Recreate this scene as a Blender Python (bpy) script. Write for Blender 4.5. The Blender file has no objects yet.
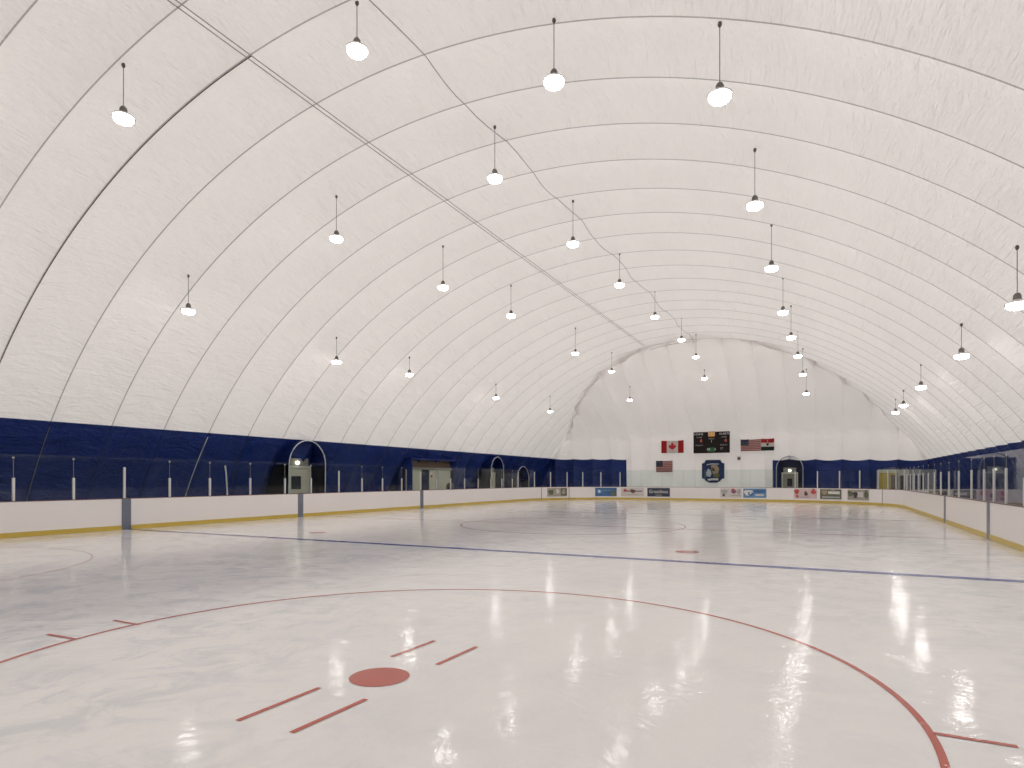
import bpy, bmesh, math, random
from mathutils import Vector, Matrix
random.seed(7)
PI = math.pi
C = bpy.context.scene.collection
sc = bpy.context.scene

# ------------------------------------------------------------------ camera
F_PX, CAM_H, HORIZ, YAW = 620.0, 1.824, 479.0, 26.87
cam = bpy.data.cameras.new('camera')
cam.sensor_width = 36; cam.lens = F_PX / 1024 * 36
cam.shift_y = (HORIZ - 384) / 1024
cam.clip_end = 300
co = bpy.data.objects.new('camera', cam); C.objects.link(co)
co.location = (0, 0, CAM_H); co.rotation_euler = (PI / 2, 0, math.radians(YAW))
sc.camera = co
SN, CS = math.sin(math.radians(YAW)), math.cos(math.radians(YAW))

def px_of(x, y):
    """column of the photograph in which a plan position is seen"""
    return 512 + F_PX * (CS * x + SN * y) / (-SN * x + CS * y)

def ray(px, py):
    r = (px - 512) / F_PX
    return Vector((CS * r - SN, SN * r + CS, (HORIZ - py) / F_PX))

# ------------------------------------------------------------------ materials
MATS = {}
def new_mat(name):
    m = bpy.data.materials.new(name); m.use_nodes = True
    nt = m.node_tree
    return m, nt, nt.nodes['Principled BSDF'], nt.nodes['Material Output']

def N(nt, kind, **kw):
    n = nt.nodes.new(kind)
    for k, v in kw.items():
        if k in n.inputs: n.inputs[k].default_value = v
        else: setattr(n, k, v)
    return n

def simple(name, col, rough=0.5, metal=0.0, var=0.06, scale=6.0, bump=0.0, emit=0.0, spec=0.5):
    """plain surface with a slight procedural variation of tone"""
    m, nt, b, o = new_mat(name)
    tc = N(nt, 'ShaderNodeTexCoord')
    no = N(nt, 'ShaderNodeTexNoise', Scale=scale, Detail=4.0)
    nt.links.new(tc.outputs['Object'], no.inputs['Vector'])
    mx = N(nt, 'ShaderNodeMix', data_type='RGBA')
    mx.inputs[6].default_value = (*[max(0, c * (1 - var)) for c in col], 1)
    mx.inputs[7].default_value = (*[min(1, c * (1 + var)) for c in col], 1)
    nt.links.new(no.outputs['Fac'], mx.inputs[0])
    nt.links.new(mx.outputs[2], b.inputs['Base Color'])
    b.inputs['Roughness'].default_value = rough
    b.inputs['Metallic'].default_value = metal
    b.inputs['Specular IOR Level'].default_value = spec
    if bump:
        bp = N(nt, 'ShaderNodeBump', Strength=bump, Distance=0.02)
        nt.links.new(no.outputs['Fac'], bp.inputs['Height'])
        nt.links.new(bp.outputs['Normal'], b.inputs['Normal'])
    if emit:
        b.inputs['Emission Color'].default_value = (*col, 1)
        b.inputs['Emission Strength'].default_value = emit
    MATS[name] = m
    return m

def fabric(name, col, rough, spec, seam_col, wr=0.35, var=0.04, seam_w=0.014, seams=True, trans=0.0):
    """coated membrane: fine creases across the ribs, broad pillowing, welded seams on the ribs (UV in metres)"""
    m, nt, b, o = new_mat(name)
    L = nt.links.new
    uv = N(nt, 'ShaderNodeUVMap', uv_map='UVMap')
    def scaled(sx, sy):
        mp = N(nt, 'ShaderNodeMapping'); mp.inputs['Scale'].default_value = (sx, sy, 1)
        L(uv.outputs['UV'], mp.inputs['Vector']); return mp.outputs['Vector']
    n1 = N(nt, 'ShaderNodeTexNoise', Scale=1.0, Detail=3.0, Distortion=1.2); L(scaled(7.0, 1.3), n1.inputs['Vector'])
    n2 = N(nt, 'ShaderNodeTexNoise', Scale=1.0, Detail=3.0, Distortion=0.6); L(scaled(1.6, 0.7), n2.inputs['Vector'])
    n3 = N(nt, 'ShaderNodeTexNoise', Scale=1.0, Detail=2.0, Distortion=1.0); L(scaled(16.0, 5.0), n3.inputs['Vector'])
    a = N(nt, 'ShaderNodeMath', operation='MULTIPLY_ADD'); L(n2.outputs['Fac'], a.inputs[0]); a.inputs[1].default_value = 2.2; L(n1.outputs['Fac'], a.inputs[2])
    a2 = N(nt, 'ShaderNodeMath', operation='MULTIPLY_ADD'); L(n3.outputs['Fac'], a2.inputs[0]); a2.inputs[1].default_value = 0.6; L(a.outputs[0], a2.inputs[2])
    bp = N(nt, 'ShaderNodeBump', Strength=wr, Distance=0.06); L(a2.outputs[0], bp.inputs['Height'])
    L(bp.outputs['Normal'], b.inputs['Normal'])
    nc = N(nt, 'ShaderNodeTexNoise', Scale=0.5, Detail=5.0); L(uv.outputs['UV'], nc.inputs['Vector'])
    mx = N(nt, 'ShaderNodeMix', data_type='RGBA')
    mx.inputs[6].default_value = (*[c * (1 - var) for c in col], 1)
    mx.inputs[7].default_value = (*[min(.93, c * (1 + var)) for c in col], 1)
    L(nc.outputs['Fac'], mx.inputs[0])
    out = mx.outputs[2]
    if seams:
        sp = N(nt, 'ShaderNodeSeparateXYZ'); uv2 = N(nt, 'ShaderNodeUVMap', uv_map='Seam'); L(uv2.outputs['UV'], sp.inputs[0])
        lt = N(nt, 'ShaderNodeMath', operation='LESS_THAN'); L(sp.outputs['X'], lt.inputs[0]); lt.inputs[1].default_value = seam_w
        m2 = N(nt, 'ShaderNodeMix', data_type='RGBA'); L(lt.outputs[0], m2.inputs[0]); L(out, m2.inputs[6]); m2.inputs[7].default_value = (*seam_col, 1)
        out = m2.outputs[2]
    L(out, b.inputs['Base Color'])
    b.inputs['Roughness'].default_value = rough
    b.inputs['Specular IOR Level'].default_value = spec
    if trans:                       # coated cloth: some daylight comes through
        tl = N(nt, 'ShaderNodeBsdfTranslucent'); L(out, tl.inputs['Color']); L(bp.outputs['Normal'], tl.inputs['Normal'])
        ms = N(nt, 'ShaderNodeMixShader'); ms.inputs[0].default_value = trans
        L(b.outputs[0], ms.inputs[1]); L(tl.outputs[0], ms.inputs[2]); L(ms.outputs[0], o.inputs['Surface'])
    MATS[name] = m
    return m

def ice(name, col, blot=True, paint=0.0):
    m, nt, b, o = new_mat(name)
    L = nt.links.new
    ge = N(nt, 'ShaderNodeNewGeometry')
    big = N(nt, 'ShaderNodeTexNoise', Scale=0.38, Detail=6.0, Roughness=0.62, Distortion=0.5); L(ge.outputs['Position'], big.inputs['Vector'])
    mid = N(nt, 'ShaderNodeTexNoise', Scale=1.6, Detail=5.0, Roughness=0.6, Distortion=0.9); L(ge.outputs['Position'], mid.inputs['Vector'])
    fine = N(nt, 'ShaderNodeTexNoise', Scale=9.0, Detail=4.0, Roughness=0.55); L(ge.outputs['Position'], fine.inputs['Vector'])
    # skate scratches: thin distorted bands
    scr = N(nt, 'ShaderNodeTexVoronoi', Scale=0.9, feature='DISTANCE_TO_EDGE')
    dm = N(nt, 'ShaderNodeMix', data_type='VECTOR'); dm.inputs[0].default_value = 0.35
    L(ge.outputs['Position'], dm.inputs[4]); L(mid.outputs['Color'], dm.inputs[5]); L(dm.outputs[1], scr.inputs['Vector'])
    sr = N(nt, 'ShaderNodeMapRange'); L(scr.outputs['Distance'], sr.inputs[0]); sr.inputs[1].default_value = 0.0; sr.inputs[2].default_value = 0.02; sr.inputs[3].default_value = 1; sr.inputs[4].default_value = 0
    cr = N(nt, 'ShaderNodeMapRange'); L(big.outputs['Fac'], cr.inputs[0]); cr.inputs[1].default_value = .36; cr.inputs[2].default_value = .52
    mx = N(nt, 'ShaderNodeMix', data_type='RGBA')
    d = 0.93 if blot else 0.97
    mx.inputs[6].default_value = (col[0] * d, col[1] * d * 1.005, col[2] * d * 1.015, 1)
    mx.inputs[7].default_value = (*col, 1)
    L(cr.outputs[0], mx.inputs[0])
    m2 = N(nt, 'ShaderNodeMix', data_type='RGBA'); m2.blend_type = 'MIX'
    ms = N(nt, 'ShaderNodeMath', operation='MULTIPLY'); L(sr.outputs[0], ms.inputs[0]); ms.inputs[1].default_value = 0.25 if blot else 0.1
    L(ms.outputs[0], m2.inputs[0]); L(mx.outputs[2], m2.inputs[6]); m2.inputs[7].default_value = (.9, .89, .88, 1)
    if blot:  # cloudy bluish patches: broken reflections of the blue walls, put into the ice colour
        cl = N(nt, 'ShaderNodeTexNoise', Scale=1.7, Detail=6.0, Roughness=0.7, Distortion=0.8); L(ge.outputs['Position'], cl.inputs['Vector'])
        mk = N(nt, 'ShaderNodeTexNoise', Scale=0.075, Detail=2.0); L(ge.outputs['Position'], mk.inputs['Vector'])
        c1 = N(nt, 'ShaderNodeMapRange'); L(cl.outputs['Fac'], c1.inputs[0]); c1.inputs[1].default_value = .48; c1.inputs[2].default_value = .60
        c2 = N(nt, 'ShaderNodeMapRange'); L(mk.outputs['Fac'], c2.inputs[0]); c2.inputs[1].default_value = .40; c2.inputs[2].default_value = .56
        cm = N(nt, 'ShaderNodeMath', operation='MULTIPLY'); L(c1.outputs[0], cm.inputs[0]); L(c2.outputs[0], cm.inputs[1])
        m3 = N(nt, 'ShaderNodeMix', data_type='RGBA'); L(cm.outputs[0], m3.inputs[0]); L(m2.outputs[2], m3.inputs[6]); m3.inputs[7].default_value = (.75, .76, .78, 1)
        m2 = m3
    L(m2.outputs[2], b.inputs['Base Color'])
    rr = N(nt, 'ShaderNodeMapRange'); L(mid.outputs['Fac'], rr.inputs[0]); rr.inputs[1].default_value = .35; rr.inputs[2].default_value = .68; rr.inputs[3].default_value = .05; rr.inputs[4].default_value = .115
    L(rr.outputs[0], b.inputs['Roughness'])
    hs = N(nt, 'ShaderNodeMath', operation='MULTIPLY_ADD'); L(mid.outputs['Fac'], hs.inputs[0]); hs.inputs[1].default_value = 3.4; fm = N(nt, 'ShaderNodeMath', operation='MULTIPLY'); L(fine.outputs['Fac'], fm.inputs[0]); fm.inputs[1].default_value = .45; L(fm.outputs[0], hs.inputs[2])
    bp = N(nt, 'ShaderNodeBump', Strength=0.13, Distance=0.02); L(hs.outputs[0], bp.inputs['Height']); L(bp.outputs['Normal'], b.inputs['Normal'])
    b.inputs['IOR'].default_value = 1.33
    b.inputs['Specular IOR Level'].default_value = 0.30
    MATS[name] = m
    return m

def glass_mat(name, tint, haze=0.006, gl=1.0):
    m, nt, b, o = new_mat(name)
    L = nt.links.new
    nt.nodes.remove(b)
    tr = N(nt, 'ShaderNodeBsdfTransparent'); tr.inputs['Color'].default_value = (*tint, 1)
    gs = N(nt, 'ShaderNodeBsdfGlossy', Roughness=0.03); gs.inputs['Color'].default_value = (gl, gl, gl, 1)
    df = N(nt, 'ShaderNodeBsdfDiffuse'); df.inputs['Color'].default_value = (.75, .8, .8, 1)
    fr = N(nt, 'ShaderNodeFresnel', IOR=1.36)
    ge = N(nt, 'ShaderNodeNewGeometry')
    no = N(nt, 'ShaderNodeTexNoise', Scale=1.3, Detail=5.0, Distortion=0.8); L(ge.outputs['Position'], no.inputs['Vector'])
    hr = N(nt, 'ShaderNodeMapRange'); L(no.outputs['Fac'], hr.inputs[0]); hr.inputs[1].default_value = .4; hr.inputs[2].default_value = .75; hr.inputs[3].default_value = haze * .5; hr.inputs[4].default_value = haze * 2
    m1 = N(nt, 'ShaderNodeMixShader'); L(hr.outputs[0], m1.inputs[0]); L(tr.outputs[0], m1.inputs[1]); L(df.outputs[0], m1.inputs[2])
    inv = N(nt, 'ShaderNodeMath', operation='SUBTRACT'); inv.inputs[0].default_value = 1; L(ge.outputs['Backfacing'], inv.inputs[1])
    ff = N(nt, 'ShaderNodeMath', operation='MULTIPLY'); L(inv.outputs[0], ff.inputs[0]); L(fr.outputs[0], ff.inputs[1])
    m2 = N(nt, 'ShaderNodeMixShader'); L(ff.outputs[0], m2.inputs[0]); L(m1.outputs[0], m2.inputs[1]); L(gs.outputs[0], m2.inputs[2])
    L(m2.outputs[0], o.inputs['Surface'])
    MATS[name] = m
    return m

WHITE_FAB = fabric('white_membrane', (.86, .825, .80), .36, .45, (.45, .42, .40), trans=.22, wr=1.0, seam_w=.024)
END_FAB = fabric('white_end_membrane', (.84, .80, .775), .40, .45, (.6, .56, .54), trans=.20, wr=.6, seams=False)
BLUE_FAB = fabric('blue_membrane', (.009, .032, .20), .40, .45, (.006, .014, .08), wr=1.0, var=.3, seam_w=.02)
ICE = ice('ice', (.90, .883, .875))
ICE_RED = ice('ice_red_paint', (.52, .13, .10), blot=False)
ICE_BLUE = ice('ice_blue_paint', (.07, .10, .40), blot=False)
ICE_GLARE_RED = ice('ice_red_glare', (.70, .55, .54), blot=False)  # red line paint paled by grazing glare that is mixed into its colour
ICE_BLUE_GLARE = ice('ice_blue_glare', (.62, .62, .68), blot=False)  # blue line paint paled likewise, the glare is part of the colour
GLASS = glass_mat('shield_glass', (.93, .965, .955))
simple('glass_edge', (.30, .38, .34), .3)
simple('concrete', (.22, .22, .22), .8, var=.15)
simple('board_white', (.87, .835, .815), .3, var=.02, scale=1.2)
simple('kick_yellow', (.60, .44, .08), .35, var=.08)
simple('rail_dark', (.13, .06, .06), .4)
simple('stripe_grey', (.17, .19, .24), .4, var=.15)
simple('seam_dark', (.20, .16, .17), .5)
simple('aluminium', (.70, .69, .67), .35, metal=.35)
simple('cable_dark', (.10, .09, .085), .6)
simple('cable_grey', (.30, .28, .26), .6)
simple('housing', (.16, .15, .14), .5, metal=.3)
simple('reflector', (.75, .74, .72), .3, metal=.2)
simple('cream', (.62, .60, .48), .5)
simple('cream_light', (.66, .65, .58), .5)
simple('door_grey', (.28, .27, .22), .5)
simple('dark', (.012, .012, .02), .6)
simple('navy', (.008, .012, .055), .6)
simple('piping', (.62, .64, .70), .5)
simple('yellow_paint', (.50, .38, .07), .5)
simple('brown', (.13, .08, .05), .5)
simple('flag_red', (.50, .025, .03), .7)
simple('flag_oldred', (.40, .12, .11), .7)
simple('flag_pink', (.60, .45, .43), .7)
simple('flag_white', (.75, .70, .67), .7)
simple('flag_blue', (.03, .05, .12), .7)
simple('flag_green', (.012, .04, .025), .7)
simple('board_black', (.018, .014, .013), .6, spec=.2)
simple('print_white', (.75, .73, .70), .6)
simple('print_grey', (.42, .41, .40), .6)
simple('crest_blue', (.009, .026, .11), .5)
simple('crest_tan', (.40, .31, .20), .6)
simple('crest_brown', (.10, .06, .04), .6)
simple('crest_pale', (.50, .58, .62), .6)
simple('crest_olive', (.17, .15, .05), .6)
simple('ad_navy', (.035, .045, .08), .4)
simple('ad_blue', (.05, .14, .32), .4, var=.35, scale=2)
simple('ad_sky', (.12, .27, .47), .4, var=.3, scale=2)
simple('ad_olive', (.13, .14, .09), .4, var=.5, scale=3)
simple('ad_tan', (.38, .35, .29), .4, var=.3, scale=3)
simple('ad_pale', (.66, .61, .59), .4, var=.08, scale=3)
simple('ad_red', (.50, .08, .07), .4)
simple('ad_pink', (.66, .50, .50), .4, var=.15, scale=3)
simple('ad_dark', (.06, .05, .05), .4)
simple('led_orange', (.62, .30, .03), .5, emit=.15)
simple('led_red', (.9, .18, .10), .5, emit=.25)
simple('led_green', (.01, .10, .02), .5, emit=.1)
simple('bulb', (1, .95, .85), .5, emit=2.5)

m, nt, b, o = new_mat('lens')
b.inputs['Base Color'].default_value = (1, 1, 1, 1)
b.inputs['Emission Color'].default_value = (1, .965, .93, 1)
b.inputs['Emission Strength'].default_value = 25.0
MATS['lens'] = m

def M(k): return MATS[k] if isinstance(k, str) else k

# ------------------------------------------------------------------ helpers
def obj(name, bm, mat, parent=None, smooth=False):
    me = bpy.data.meshes.new(name)
    bm.normal_update(); bm.to_mesh(me); bm.free()
    for mm in (mat if isinstance(mat, (list, tuple)) else [mat]): me.materials.append(M(mm))
    if smooth:
        for p in me.polygons: p.use_smooth = True
    ob = bpy.data.objects.new(name, me); C.objects.link(ob)
    if parent: ob.parent = parent
    return ob

def thing(name, label, cat, loc=(0, 0, 0), rotz=0, group=None, kind=None):
    ob = bpy.data.objects.new(name, None); C.objects.link(ob)
    ob.empty_display_size = .2
    ob.location = loc; ob.rotation_euler = (0, 0, rotz)
    tag(ob, label, cat, group, kind)
    return ob

def tag(ob, label=None, cat=None, group=None, kind=None):
    if label: ob['label'] = label
    if cat: ob['category'] = cat
    if group: ob['group'] = group
    if kind: ob['kind'] = kind
    return ob

def box(bm, cx, cy, cz, sx, sy, sz, bevel=0.0, mat=0):
    r = bmesh.ops.create_cube(bm, size=1)
    for v in r['verts']: v.co = Vector((v.co.x * sx + cx, v.co.y * sy + cy, v.co.z * sz + cz))
    fs = set(f for v in r['verts'] for f in v.link_faces)
    for f in fs: f.material_index = mat
    if bevel:
        es = list(set(e for v in r['verts'] for e in v.link_edges))
        bmesh.ops.bevel(bm, geom=es, offset=bevel, segments=2, affect='EDGES', profile=.6)
    return bm

def B(*a, **k): return box(bmesh.new(), *a, **k)

def tube(bm, pts, r, n=6, closed=False):
    pts = [Vector(p) for p in pts]
    rings = []
    for i, p in enumerate(pts):
        t = (pts[min(i + 1, len(pts) - 1)] - pts[max(i - 1, 0)]).normalized()
        up = Vector((0, 0, 1)) if abs(t.z) < .9 else Vector((1, 0, 0))
        a = t.cross(up).normalized(); b_ = t.cross(a)
        rings.append([bm.verts.new(p + (a * math.cos(2 * PI * k / n) + b_ * math.sin(2 * PI * k / n)) * r) for k in range(n)])
    for i in range(len(rings) - 1):
        for k in range(n):
            bm.faces.new((rings[i][k], rings[i][(k + 1) % n], rings[i + 1][(k + 1) % n], rings[i + 1][k]))
    bm.faces.new(rings[0][::-1]); bm.faces.new(rings[-1])
    return bm

def lathe(bm, prof, n=24, c=(0, 0)):
    rings = []
    for r, z in prof:
        if r < 1e-5: rings.append([bm.verts.new((c[0], c[1], z))])
        else: rings.append([bm.verts.new((c[0] + r * math.cos(2 * PI * k / n), c[1] + r * math.sin(2 * PI * k / n), z)) for k in range(n)])
    for a, b_ in zip(rings, rings[1:]):
        for k in range(n):
            A = [a[0]] if len(a) == 1 else [a[k], a[(k + 1) % n]]
            Bq = [b_[0]] if len(b_) == 1 else [b_[(k + 1) % n], b_[k]]
            if len(A) + len(Bq) > 2: bm.faces.new(A + Bq)
    bmesh.ops.recalc_face_normals(bm, faces=bm.faces)
    return bm

def poly(bm, pts, y0, y1, mat=0):
    """outline in the x-z plane given a thickness along y (y0 is the seen face)"""
    a = [bm.verts.new((x, y0, z)) for x, z in pts]; b_ = [bm.verts.new((x, y1, z)) for x, z in pts]
    f = bm.faces.new(a); f.material_index = mat
    f = bm.faces.new(b_[::-1]); f.material_index = mat
    for i in range(len(a)):
        j = (i + 1) % len(a)
        f = bm.faces.new((a[i], b_[i], b_[j], a[j])); f.material_index = mat
    bmesh.ops.recalc_face_normals(bm, faces=bm.faces)
    return bm

def lettering(text, size, mat, parent, x, z, y, name='lettering', stretch=1.0, shear=0.0):
    cu = bpy.data.curves.new(name, 'FONT'); cu.body = text; cu.size = size; cu.align_x = 'CENTER'; cu.align_y = 'CENTER'
    cu.extrude = .004; cu.resolution_u = 2; cu.shear = shear
    tmp = bpy.data.objects.new(name, cu); C.objects.link(tmp)
    me = bpy.data.meshes.new_from_object(tmp)
    bpy.data.objects.remove(tmp)
    me.materials.clear(); me.materials.append(M(mat))
    me.transform(Matrix.Rotation(PI / 2, 4, 'X') @ Matrix.Diagonal((stretch, 1, 1, 1)))
    ob = bpy.data.objects.new(name, me); C.objects.link(ob)
    ob.location = (x, y, z); ob.parent = parent
    return ob

# ------------------------------------------------------------------ dome
XC, RD, ZC = -9.4, 19.9, -7.5
RIB0, RIBS = 12.8, 2.2              # vault ribs along the hall
ERIB0, ERIBS = -23.6, 2.07          # cables of the end wall
TH = math.acos(-ZC / RD)            # half angle down to the ground
EP = [(0, 61.0), (3.6, 60.8), (5.9, 60.35), (7.2, 58.5), (8.9, 55.2), (10.2, 52.5), (11.0, 50.9), (12.0, 49.3), (12.4, 48.6), (13.2, 47.0), (14, 45)]
def ye(z):
    for (z0, y0), (z1, y1) in zip(EP, EP[1:]):
        if z <= z1:
            t = max(0, (z - z0) / (z1 - z0)); return y0 + (y1 - y0) * t
    return EP[-1][1]
NEAR = 44.5                         # near end is the same shape turned round: y -> NEAR - y
def ymin(z): return NEAR - ye(z)
NEARSP = 1.8                        # the ribs nearest the viewer stand closer together
def to_y(v): return v if v >= 10.6 else 10.6 - (10.6 - v) * NEARSP / RIBS
def to_v(y): return y if y >= 10.6 else 10.6 - (10.6 - y) * RIBS / NEARSP
def bulge(v, v0, sp, amp):
    t = ((v - v0) / sp) % 1.0
    return amp * 4 * t * (1 - t), min(t, 1 - t) * sp
AMP = .29
def vault_point(th, y):
    bz, _ = bulge(to_v(y), RIB0, RIBS, AMP)
    r = RD + bz
    return Vector((XC + r * math.sin(th), y, ZC + r * math.cos(th)))
def brk(y, side=-1):
    bz, _ = bulge(to_v(y), RIB0, RIBS, .14)
    return (3.97 if side < 0 else 3.42) - bz

def vault_strip(name, th0, th1, nt_, mat, label=None, ykeep=(-1e9, 1e9)):
    """piece of the vault between two angle functions of y"""
    ys = []
    k0 = math.floor((-30 - RIB0) / RIBS); y = RIB0 + k0 * RIBS
    while y < 65: ys += [y + RIBS * q / 8 for q in range(8)]; y += RIBS
    bm = bmesh.new(); u1 = bm.loops.layers.uv.new('UVMap'); u2 = bm.loops.layers.uv.new('Seam')
    cols = []
    for y in map(to_y, ys):
        col = []
        for i in range(nt_ + 1):
            a0, a1 = th0(y), th1(y)
            th = a0 + (a1 - a0) * i / nt_
            zz = max(0, ZC + RD * math.cos(th))
            yy = min(max(y, ymin(zz) - .3), ye(zz) + .3)
            col.append((bm.verts.new(vault_point(th, yy)), th, yy, y))
        cols.append(col)
    for j in range(len(cols) - 1):
        for i in range(nt_):
            q = [cols[j][i], cols[j][i + 1], cols[j + 1][i + 1], cols[j + 1][i]]
            if abs(q[0][2] - q[3][2]) < 1e-4 and abs(q[1][2] - q[2][2]) < 1e-4: continue
            f = bm.faces.new([a[0] for a in q]); f.smooth = True
            for lp, a in zip(f.loops, q):
                lp[u1].uv = (a[1] * RD, a[2])
                lp[u2].uv = (bulge(to_v(a[2]), RIB0, RIBS, 1)[1], 0)
    bmesh.ops.dissolve_degenerate(bm, dist=1e-4, edges=bm.edges)
    for e in bm.edges:
        a, b_ = e.verts
        if abs(a.co.y - b_.co.y) < 1e-3:
            t = ((to_v(a.co.y) - RIB0) / RIBS) % 1
            if t < .01 or t > .99: e.smooth = False
    for v in [v for v in bm.verts if not v.link_faces]: bm.verts.remove(v)
    return obj(name, bm, mat)

thb = lambda y, side=1: math.acos((brk(y, side) - ZC) / RD)
ceil_ = vault_strip('ceiling', lambda y: -thb(y, -1), lambda y: thb(y), 72, 'white_membrane')
tag(ceil_, 'white ribbed air dome vault over the ice rink', 'ceiling', kind='structure')
wl = vault_strip('wall_left', lambda y: -TH, lambda y: -thb(y, -1), 10, 'blue_membrane')
tag(wl, 'navy blue lower dome wall along the left side of the rink', 'wall', kind='structure')
wr_ = vault_strip('wall_right', lambda y: thb(y), lambda y: TH, 10, 'blue_membrane')
tag(wr_, 'navy blue lower dome wall along the right side of the rink', 'wall', kind='structure')

def end_point(x, z, s=1):
    bz, _ = bulge(x, ERIB0, ERIBS, AMP * 1.2)
    y = ye(z)
    n = Vector((0, 1, (ye(z - .2) - ye(z + .2)) / .4)).normalized()
    p = Vector((x, y, max(z, 0))) + n * bz
    return p
def ebrk(x): return 3.95 - .5 * (x + 25.8) / 32.8 - bulge(x, ERIB0, ERIBS, .13)[0]
BX0, BX1 = -18.0, -4.35             # between these the end wall is white to the ground
def end_piece(name, x0, x1, zlo, zhi, mat, nz, near=False):
    xs = [x0, x1]
    k = math.floor((x0 - ERIB0) / ERIBS)
    x = ERIB0 + k * ERIBS
    while x < x1:
        xs += [x + ERIBS * q / 8 for q in range(8) if x0 < x + ERIBS * q / 8 < x1]; x += ERIBS
    xs = sorted(set(round(v, 5) for v in xs))
    bm = bmesh.new(); u1 = bm.loops.layers.uv.new('UVMap'); u2 = bm.loops.layers.uv.new('Seam')
    cols = []
    for x in xs:
        top = ZC + math.sqrt(max(RD * RD - (x - XC) ** 2, ZC * ZC)) + .35
        a0 = zlo(x); a1 = min(zhi(x), top)
        if a1 < a0: a1 = a0
        col = []
        for i in range(nz + 1):
            z = a0 + (a1 - a0) * i / nz
            p = end_point(x, z)
            if near: p.y = NEAR - p.y
            col.append((bm.verts.new(p), x, z))
        cols.append(col)
    for j in range(len(cols) - 1):
        for i in range(nz):
            q = [cols[j][i], cols[j + 1][i], cols[j + 1][i + 1], cols[j][i + 1]]
            f = bm.faces.new([a[0] for a in q]); f.smooth = True
            for lp, a in zip(f.loops, q):
                lp[u1].uv = (a[2] * 1.3, a[1]); lp[u2].uv = (bulge(a[1], ERIB0, ERIBS, 1)[1], 0)
    bmesh.ops.dissolve_degenerate(bm, dist=1e-4, edges=bm.edges)
    for e in bm.edges:
        a, b_ = e.verts
        if abs(a.co.x - b_.co.x) < 1e-3:
            t = ((a.co.x - ERIB0) / ERIBS) % 1
            if t < .01 or t > .99: e.smooth = False
    return obj(name, bm, mat)
UX = math.sqrt(RD * RD - ZC * ZC)
XL, XR = XC - UX, XC + UX
wf = end_piece('wall_far', XL, XR, lambda x: ebrk(x), lambda x: 99, 'white_end_membrane', 34)
tag(wf, 'white quilted end wall of the dome behind the scoreboard', 'wall', kind='structure')
lo = end_piece('white_wall_foot', BX0, BX1, lambda x: 0, ebrk, 'white_end_membrane', 8); lo.parent = wf
for n_, a, b2 in (('blue_skirt', XL, BX0), ('blue_skirt', BX1, XR)):
    s_ = end_piece(n_, a, b2, lambda x: 0, ebrk, 'blue_membrane', 8); s_.parent = wf
wn = end_piece('wall_near', XL, XR, lambda x: ebrk(x), lambda x: 99, 'white_membrane', 20, near=True)
tag(wn, 'white quilted end wall of the dome behind the viewer', 'wall', kind='structure')
s_ = end_piece('blue_skirt', XL, XR, lambda x: 0, ebrk, 'blue_membrane', 6, near=True); s_.parent = wn

# cables on the membrane (parts of the ceiling)
def along_vault(xc, y0, y1, off=.05, sag=0.0, wob=0.0):
    th = math.asin((xc - XC) / RD); pts = []
    y = y0
    while y <= y1 + 1e-6:
        w = math.sin((y - y0) * 1.1) * wob
        t = ((y - RIB0) / RIBS) % 1
        r = RD - off - sag * 4 * t * (1 - t)
        a = th + w / RD
        pts.append((XC + r * math.sin(a), y, ZC + r * math.cos(a))); y += RIBS / 4
    return pts
Y0 = RIB0 - 5 * RIBS
for dx in (-.05, .08):
    obj('restraint_cable', tube(bmesh.new(), along_vault(-12.55 + dx, Y0, 47.9), .013, 5), 'cable_grey', ceil_)
obj('wiring_cable', tube(bmesh.new(), along_vault(-8.95, RIB0 - RIBS, 49.2, sag=.05, wob=.10), .012, 5), 'cable_grey', ceil_)
def arc_pts(y, t0, t1, off=.03, n=60): return [(XC + (RD - off) * math.sin(t0 + (t1 - t0) * i / n), y, ZC + (RD - off) * math.cos(t0 + (t1 - t0) * i / n)) for i in range(n + 1)]
tl = -math.acos((3.95 - ZC) / RD); tc = math.asin((-12.5 - XC) / RD)
obj('rib_cable', tube(bmesh.new(), arc_pts(RIB0 - RIBS, tl, tc), .014, 5), 'cable_dark', ceil_)
obj('hip_cable', tube(bmesh.new(), [(x, ye(ZC + math.sqrt(RD * RD - (x - XC) ** 2)) - .05, ZC + math.sqrt(RD * RD - (x - XC) ** 2) - .06) for x in [-12.5 + .4 * i for i in range(9)]], .014, 5), 'cable_grey', ceil_)
# pale strap on one rib of the left wall
ts = -math.acos((3.8 - ZC) / RD)
obj('pale_strap', tube(bmesh.new(), arc_pts(RIB0 + 3 * RIBS, -TH + .03, ts, .04, 12), .022, 5), 'piping', wl)
obj('pale_strap', tube(bmesh.new(), arc_pts(RIB0, -TH + .03, ts, .04, 12), .009, 5), 'cable_grey', wl)

# ------------------------------------------------------------------ floor and ice
bm = B((XL + XR) / 2, 22.2, -.08, XR - XL + .6, 84.5, .1)
fl = obj('floor', bm, 'concrete'); tag(fl, 'grey concrete walkway slab around the rink', 'floor', kind='structure')
LX, RX, EY, NY, CR = -22.5, 4.4, 54.2, -8.0, 8.5
def rink_path(step=2.0):
    """list of (point, s) clockwise from the near left to the near right, inside face of the boards"""
    P = []
    n = 40
    P.append(Vector((LX, NY + CR)));
    for i in range(n + 1):
        a = PI - PI / 2 * i / n; P.append(Vector((LX + CR + CR * math.cos(a), EY - CR + CR * math.sin(a))))
    for i in range(n + 1):
        a = PI / 2 - PI / 2 * i / n; P.append(Vector((RX - CR + CR * math.cos(a), EY - CR + CR * math.sin(a))))
    P.append(Vector((RX, NY + CR)))
    return P
PATH = rink_path()
CUM = [0]
for a, b2 in zip(PATH, PATH[1:]): CUM.append(CUM[-1] + (b2 - a).length)
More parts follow.
